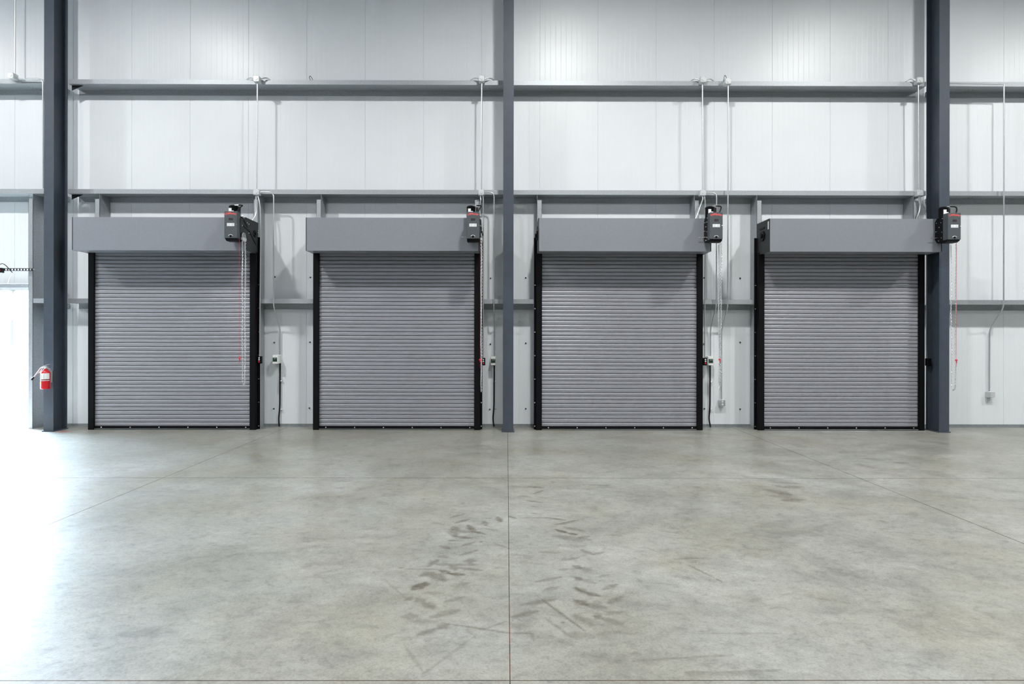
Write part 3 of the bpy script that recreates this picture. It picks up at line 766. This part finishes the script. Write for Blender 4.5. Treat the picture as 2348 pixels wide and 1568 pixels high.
# lower runs at each door
swp = [(630.5, 825), (1131, 827.5), (1630, 827), None]
stp = [(595.5, 825), (1108, 829), (1615.5, 829), (2128.5, 830)]
rt = [(594, 627.5, 440.5), (1110, 1133, 441), (1619, 1643, 442)]
for i in range(3):
    xs0, xe, py = rt[i]
    P = [at(xs0, py, dC), at(xe, py, dC)]
    xx = P[1].x; zb0 = wz(703, dC)
    P += [Vector((xx, -dC, zb0)), Vector((xx, -.03, zb0-.38)), Vector((xx, -.03, wz(swp[i][1], .15)+.085))]
    conduit(P, f'conduit looping off the junction box and down the wall right of the {nmd[i]} roller door', .0105, .10)
    # disconnect switch
    z = wz(swp[i][1], .15); w_, h_ = .046, .077
    xw = wx(swp[i][0], .15)
    root = empty('disconnect_switch', (xw, 0, z-h_)); tag(root, f'white disconnect switch box on the wall right of the {nmd[i]} roller door', 'switch', 'disconnect switches on the wall')
    MB().bbox((xw-w_, -.15, z-h_), (xw+w_, -.0, z+h_), .008).build('housing', 'whitebox', root)
    f = MB().box((xw-w_*.82, -.153, z-.035), (xw+w_*.82, -.15, z+.035)).build('face_panel', 'green', root)
    MB().box((xw-.012, -.160, z+.008), (xw-.004, -.153, z+.026)).box((xw+.012, -.160, z+.012), (xw+.024, -.153, z+.022)).build('toggle', 'box', f)
    # black cable to the floor
    xb = xx-(.0, .0, .003)[i]
    zt_ = z-h_+.01
    pz = wz(975, .03)
    xk = wx(1162, .03)
    conduit([Vector((xb, -.03, zt_)), Vector((xb-.003, -.03, .35)), Vector((xb-.022, -.032, .14)), Vector((xb-.002, -.06, .012))],
            f'black cable running from the disconnect switch to the floor right of the {nmd[i]} roller door', .0125, .12, 'black', 'power_cable', 'black cables under the disconnect switches',
            straps=((1162+xb*F/(DW-.03)+2, 873+1.2*i, .03), (1162+xb*F/(DW-.03)+2, 938, .03)))
def station(x, z, yy, label, dark=False):
    root = empty('push_button_station', (x, yy+.04, z-.065)); tag(root, label, 'control station', 'three-button control stations by the doors')
    h = MB().bbox((x-.035, yy-.03, z-.064), (x+.035, yy+.03, z+.064), .005).build('housing', 'black', root)
    for k, (dz, mm) in enumerate(((.036, 'whitebox'), (.004, 'whitebox'), (-.03, 'red'))):
        MB().cyl((x+.004, yy-.040, z+dz), (x+.004, yy-.03, z+dz), .0115, 12).build('button', 'black' if dark else mm, root)  # dark: buttons coloured black to stand in for shade
sl = ['black push-button station beside the blue-grey jamb right of the first roller door', 'black push-button station beside the chain right of the second roller door',
      'black push-button station left of the white switch right of the third roller door', 'black push-button station with buttons darkened for shade against the right-hand steel column']
for i, (px, py) in enumerate(stp):
    d = .30 if i != 3 else .335
    p = at(px, py, d); station(p.x, p.z, -d, sl[i], i == 3)
    MB_x = p.x
    cm = MBX[i][1]; zb_ = cm.z-MBX[i][3]
    if i == 0: P = [Vector((cm.x+.012, -dC, zb_+.003)), at(596, 468, .33), at(597.5, 495, .33), Vector((p.x+.012, -.33, p.z+.06))]
    elif i == 3: P = [Vector((cm.x+.012, -dC, zb_+.003)), at(2113.5, 465, .33), at(2122, 480, .29), at(2124.5, 500, .29), at(2124, 795, .29), Vector((p.x, -.30, p.z+.06))]
    else: P = [Vector((cm.x+.03*(1 if i == 1 else 1), -dC, zb_+.003)), Vector((p.x+.0, -dC, zb_-.12)), Vector((p.x, -.31, p.z+.06))]
    conduit(P, f'thin conduit from the girt down to the push-button station of the {nmd[i]} roller door', .0095, .10)
    # flexible lead to the operator
    ends = [[(587, 470, .33), (587.5, 492, .34), (577, 507, .42)], [(1102.5, 458, .33), (1099.5, 478, .45), (1101, 497, .72)],
            [(1612, 455, .33), (1604, 478, .33), (1594, 503, .40)], [(2110.5, 470, .33), (2108, 485, .33), (2099.5, 506, .40)]][i]
    conduit([Vector((cm.x-.012, -dC, zb_+.003))]+[tuple(q) for q in ends], f'flexible lead from the girt box to the hood of the {nmd[i]} roller door', .0115, .10, 'conduit', 'flexible_conduit', 'flexible leads to the operators')
# pale rod beside hood 4
conduit([(2129, 505.5, .55), (2139, 503, .70)], 'short bright flexible lead left of the operator at the right-hand column', .010, .05, 'conduit', 'flexible_conduit', 'flexible leads to the operators')
# ------------------------------------------------------------------ screws in the wall panels
sw = [((630.5, 635), 'upper left screw head in the wall between the first and second roller doors'), ((712, 636), 'upper right screw head in the wall between the first and second roller doors'),
      ((629, 785.5), 'middle left screw head in the wall between the first and second roller doors'), ((711, 784.5), 'middle right screw head in the wall between the first and second roller doors'),
      ((628, 937), 'lower left screw head in the wall between the first and second roller doors'), ((709.5, 935.5), 'lower right screw head in the wall between the first and second roller doors'),
      ((1125, 638), 'upper screw head in the wall between the second roller door and the middle column'), ((1124.5, 789), 'middle screw head in the wall between the second roller door and the middle column'),
      ((1123, 938.5), 'lower screw head in the wall between the second roller door and the middle column'), ((1205.5, 637), 'upper screw head in the wall right of the middle column'),
      ((1205.5, 787), 'middle screw head in the wall right of the middle column'), ((1205.5, 937), 'lower screw head in the wall right of the middle column'),
      ((1614.5, 637), 'upper screw head in the wall close to the third roller door'), ((1614.5, 788.5), 'middle screw head in the wall close to the third roller door'), ((1615, 937), 'lower screw head in the wall close to the third roller door'),
      ((1697, 638), 'upper screw head in the wall close to the last roller door'), ((1697, 785), 'middle screw head in the wall close to the last roller door'), ((1697, 938), 'lower screw head in the wall close to the last roller door')]
s0 = None
for (px, py), lb in sw:
    p = at(px, py, 0)
    if s0 is None:
        s0 = MB().cyl((0, -.004, 0), (0, .0, 0), .0145, 14).cyl((0, -.014, 0), (0, -.004, 0), .009, 6).tube([(0, -.012, 0), (-.012, -.035, -.002), (-.03, -.04, -.03)], .0012, 4).build('wall_screw', 'screw')
        s = s0
    else: s = s0.copy(); C.objects.link(s)
    s.location = (p.x, 0, p.z); tag(s, lb, 'screw', 'dark screw heads in the wall panels')
# ------------------------------------------------------------------ things by the open doorway
pa = at(6, 620, .33); pb = at(73, 618, .33)
mb = MB(); zt_, zb_ = pb.z+.022, pb.z-.022; yy = -.33; nh = 10
xa, xb = pa.x-.9, pb.x
mb.box((xa, yy, zt_-.010), (xb, yy+.004, zt_)).box((xa, yy, zb_), (xb, yy+.004, zb_+.008)).box((xa, yy, zt_-.003), (xb, yy+.035, zt_))
n_ = int((xb-xa)/.05)
for k in range(n_+1):
    x = xa+k*(xb-xa)/n_; mb.box((x-.010, yy, zb_), (x+.010, yy+.004, zt_))
root = mb.build('perforated_angle', 'endplate', None, ((xa+xb)/2, yy, zb_)); tag(root, 'dark perforated steel angle across the wall over the open doorway', 'angle iron')
MB().cyl((xb-.01, yy-.012, zt_-.012), (xb-.01, yy+.06, zt_-.012), .010, 8).build('bolt', 'bolt', root)
c = at(4.5, 620, .36)
root = empty('limit_sensor', (c.x, -.36, c.z-.04)); tag(root, 'small black and red sensor on the perforated angle at the left edge', 'sensor')
MB().bbox((c.x-.019, -.40, c.z-.042), (c.x+.019, -.335, c.z+.042), .005).build('housing', 'black', root)
MB().cyl((c.x, -.405, c.z), (c.x, -.40, c.z), .010, 12).build('lens', 'red', root)
conduit([(-12, 615, .36), (-2, 607, .37), (6, 603.5, .37), (14, 609, .36), (22, 618, .35), (28.5, 625, .35)], 'black cable arching over the perforated angle at the left edge', .006, .06, 'black', 'sensor_cable', None)
conduit([(28.5, 625, .345), (22, 637, .2), (16.5, 651, .08)], 'thin grey wire from the arching cable to the doorway header', .003, .05, 'print', 'thin_wire', None)
p = at(31, 671, .03)
o = MB().cyl((p.x, -.03, 2.34), (p.x, -.03, 2.40), .018, 10).box((p.x-.05, -.05, 2.385), (p.x+.05, -.01, 2.40)).build('header_latch', 'box', None, (p.x, -.03, 2.34))
tag(o, 'small grey latch fitting under the header of the open doorway', 'latch')
# posts far out in the yard
for px, yb_, yt_, dd, wpx in ((31, 793, 738, 100, 3.0),):
    s = F/(DW+dd); x = (px-1162)/s; 
    o = MB().cyl((x, dd, -.03), (x, dd, H+(774-yt_)/s), wpx/2/s, 12).cyl((x, dd, H+(774-yt_)/s), (x, dd, H+(774-yt_)/s+.1), wpx/1.4/s, 12).build('yard_post', 'black', None, (x, dd, -.03))
    tag(o, 'faint grey post standing in the glare outside the open doorway', 'post')
# ------------------------------------------------------------------ fire extinguisher on the left column
ex = at(105, 873, .69); xE, yE = ex.x, -.695
zE = wz(893, .69, 1162)
root = empty('fire_extinguisher', (xE, yE, zE)); tag(root, 'red fire extinguisher with white label hanging on the left steel column', 'fire extinguisher')
R_ = .068
tk = MB().lathe((xE, yE, zE), [(.058, 0), (R_, .008), (R_, .262), (.062, .285), (.045, .303), (.026, .315), (.024, .335)], 28).build('tank', 'redtank', root)
def band(z0, z1, a0, a1, mat, name, rr=R_+.0012, n=16):
    mb = MB(); vs = []
    for k in range(n+1):
        a = a0+(a1-a0)*k/n
        for z in (z0, z1): vs.append((xE+rr*math.cos(a), yE+rr*math.sin(a), zE+z))
        for z in (z0, z1): vs.append((xE+(rr-.001)*math.cos(a), yE+(rr-.001)*math.sin(a), zE+z))
    fs = []
    for k in range(n):
        q = 4*k; fs += [(q, q+4, q+5, q+1), (q+1, q+5, q+7, q+3), (q+2, q+6, q+4, q)]
    mb.add(vs, fs, True); return mb.build(name, mat, tk)
band(.165, .262, math.radians(190), math.radians(355), 'label', 'instruction_label')
band(.138, .148, math.radians(185), math.radians(355), 'label', 'label_stripe')
band(.150, .160, math.radians(185), math.radians(355), 'darkprint', 'dark_stripe')
band(.15, .262, math.radians(182), math.radians(192), 'green', 'green_edge', R_+.0016, 4)
MB().cyl((xE-.035, yE-.0605, zE+.105), (xE-.034, yE-.058, zE+.105), .016, 16).build('round_sticker', 'yellow', tk)
for k in range(5): MB().box((xE-.03, yE-R_-.0008, zE+.18+k*.015), (xE+.03, yE-R_+.004, zE+.184+k*.015)).build('label_line', 'print', tk)
MB().cyl((xE, yE, zE+.33), (xE, yE, zE+.375), .022, 14).box((xE-.02, yE-.018, zE+.35), (xE+.03, yE+.018, zE+.372)).build('valve', 'box', root)
MB().prism([(xE-.035, zE+.372), (xE+.075, zE+.405), (xE+.075, zE+.413), (xE-.035, zE+.384)], 'y', yE-.012, yE+.012).build('top_lever', 'bolt', root)
MB().prism([(xE+.0, zE+.362), (xE+.085, zE+.318), (xE+.087, zE+.330), (xE+.0, zE+.374)], 'y', yE-.012, yE+.012).build('carry_handle', 'bolt', root)
hs = fillet([(xE-.01, yE-.01, zE+.36), (xE-.07, yE-.01, zE+.355), (xE-.12, yE-.015, zE+.28), (xE-.185, yE-.02, zE+.185)], .06)
ho = MB().tube(hs, .0095, 8).build('hose', 'box', root)
MB().tube([(xE-.175, yE-.02, zE+.20), (xE-.21, yE-.022, zE+.155)], [.012, .016], 10).build('nozzle', 'black', ho)
MB().prism([(xE-.03, zE+.352), (xE-.10, zE+.262), (xE-.13, zE+.255), (xE-.085, zE+.30), (xE-.04, zE+.36)], 'y', yE-.006, yE-.002).build('inspection_tag', 'label', root)
MB().box((xE-.03, yE+.05, zE+.10), (xE+.03, -CD1-.0, zE+.30)).build('wall_bracket', 'box', root)
# drop the builder's helper properties
for o in C.objects:
    if '_o' in o: del o['_o']
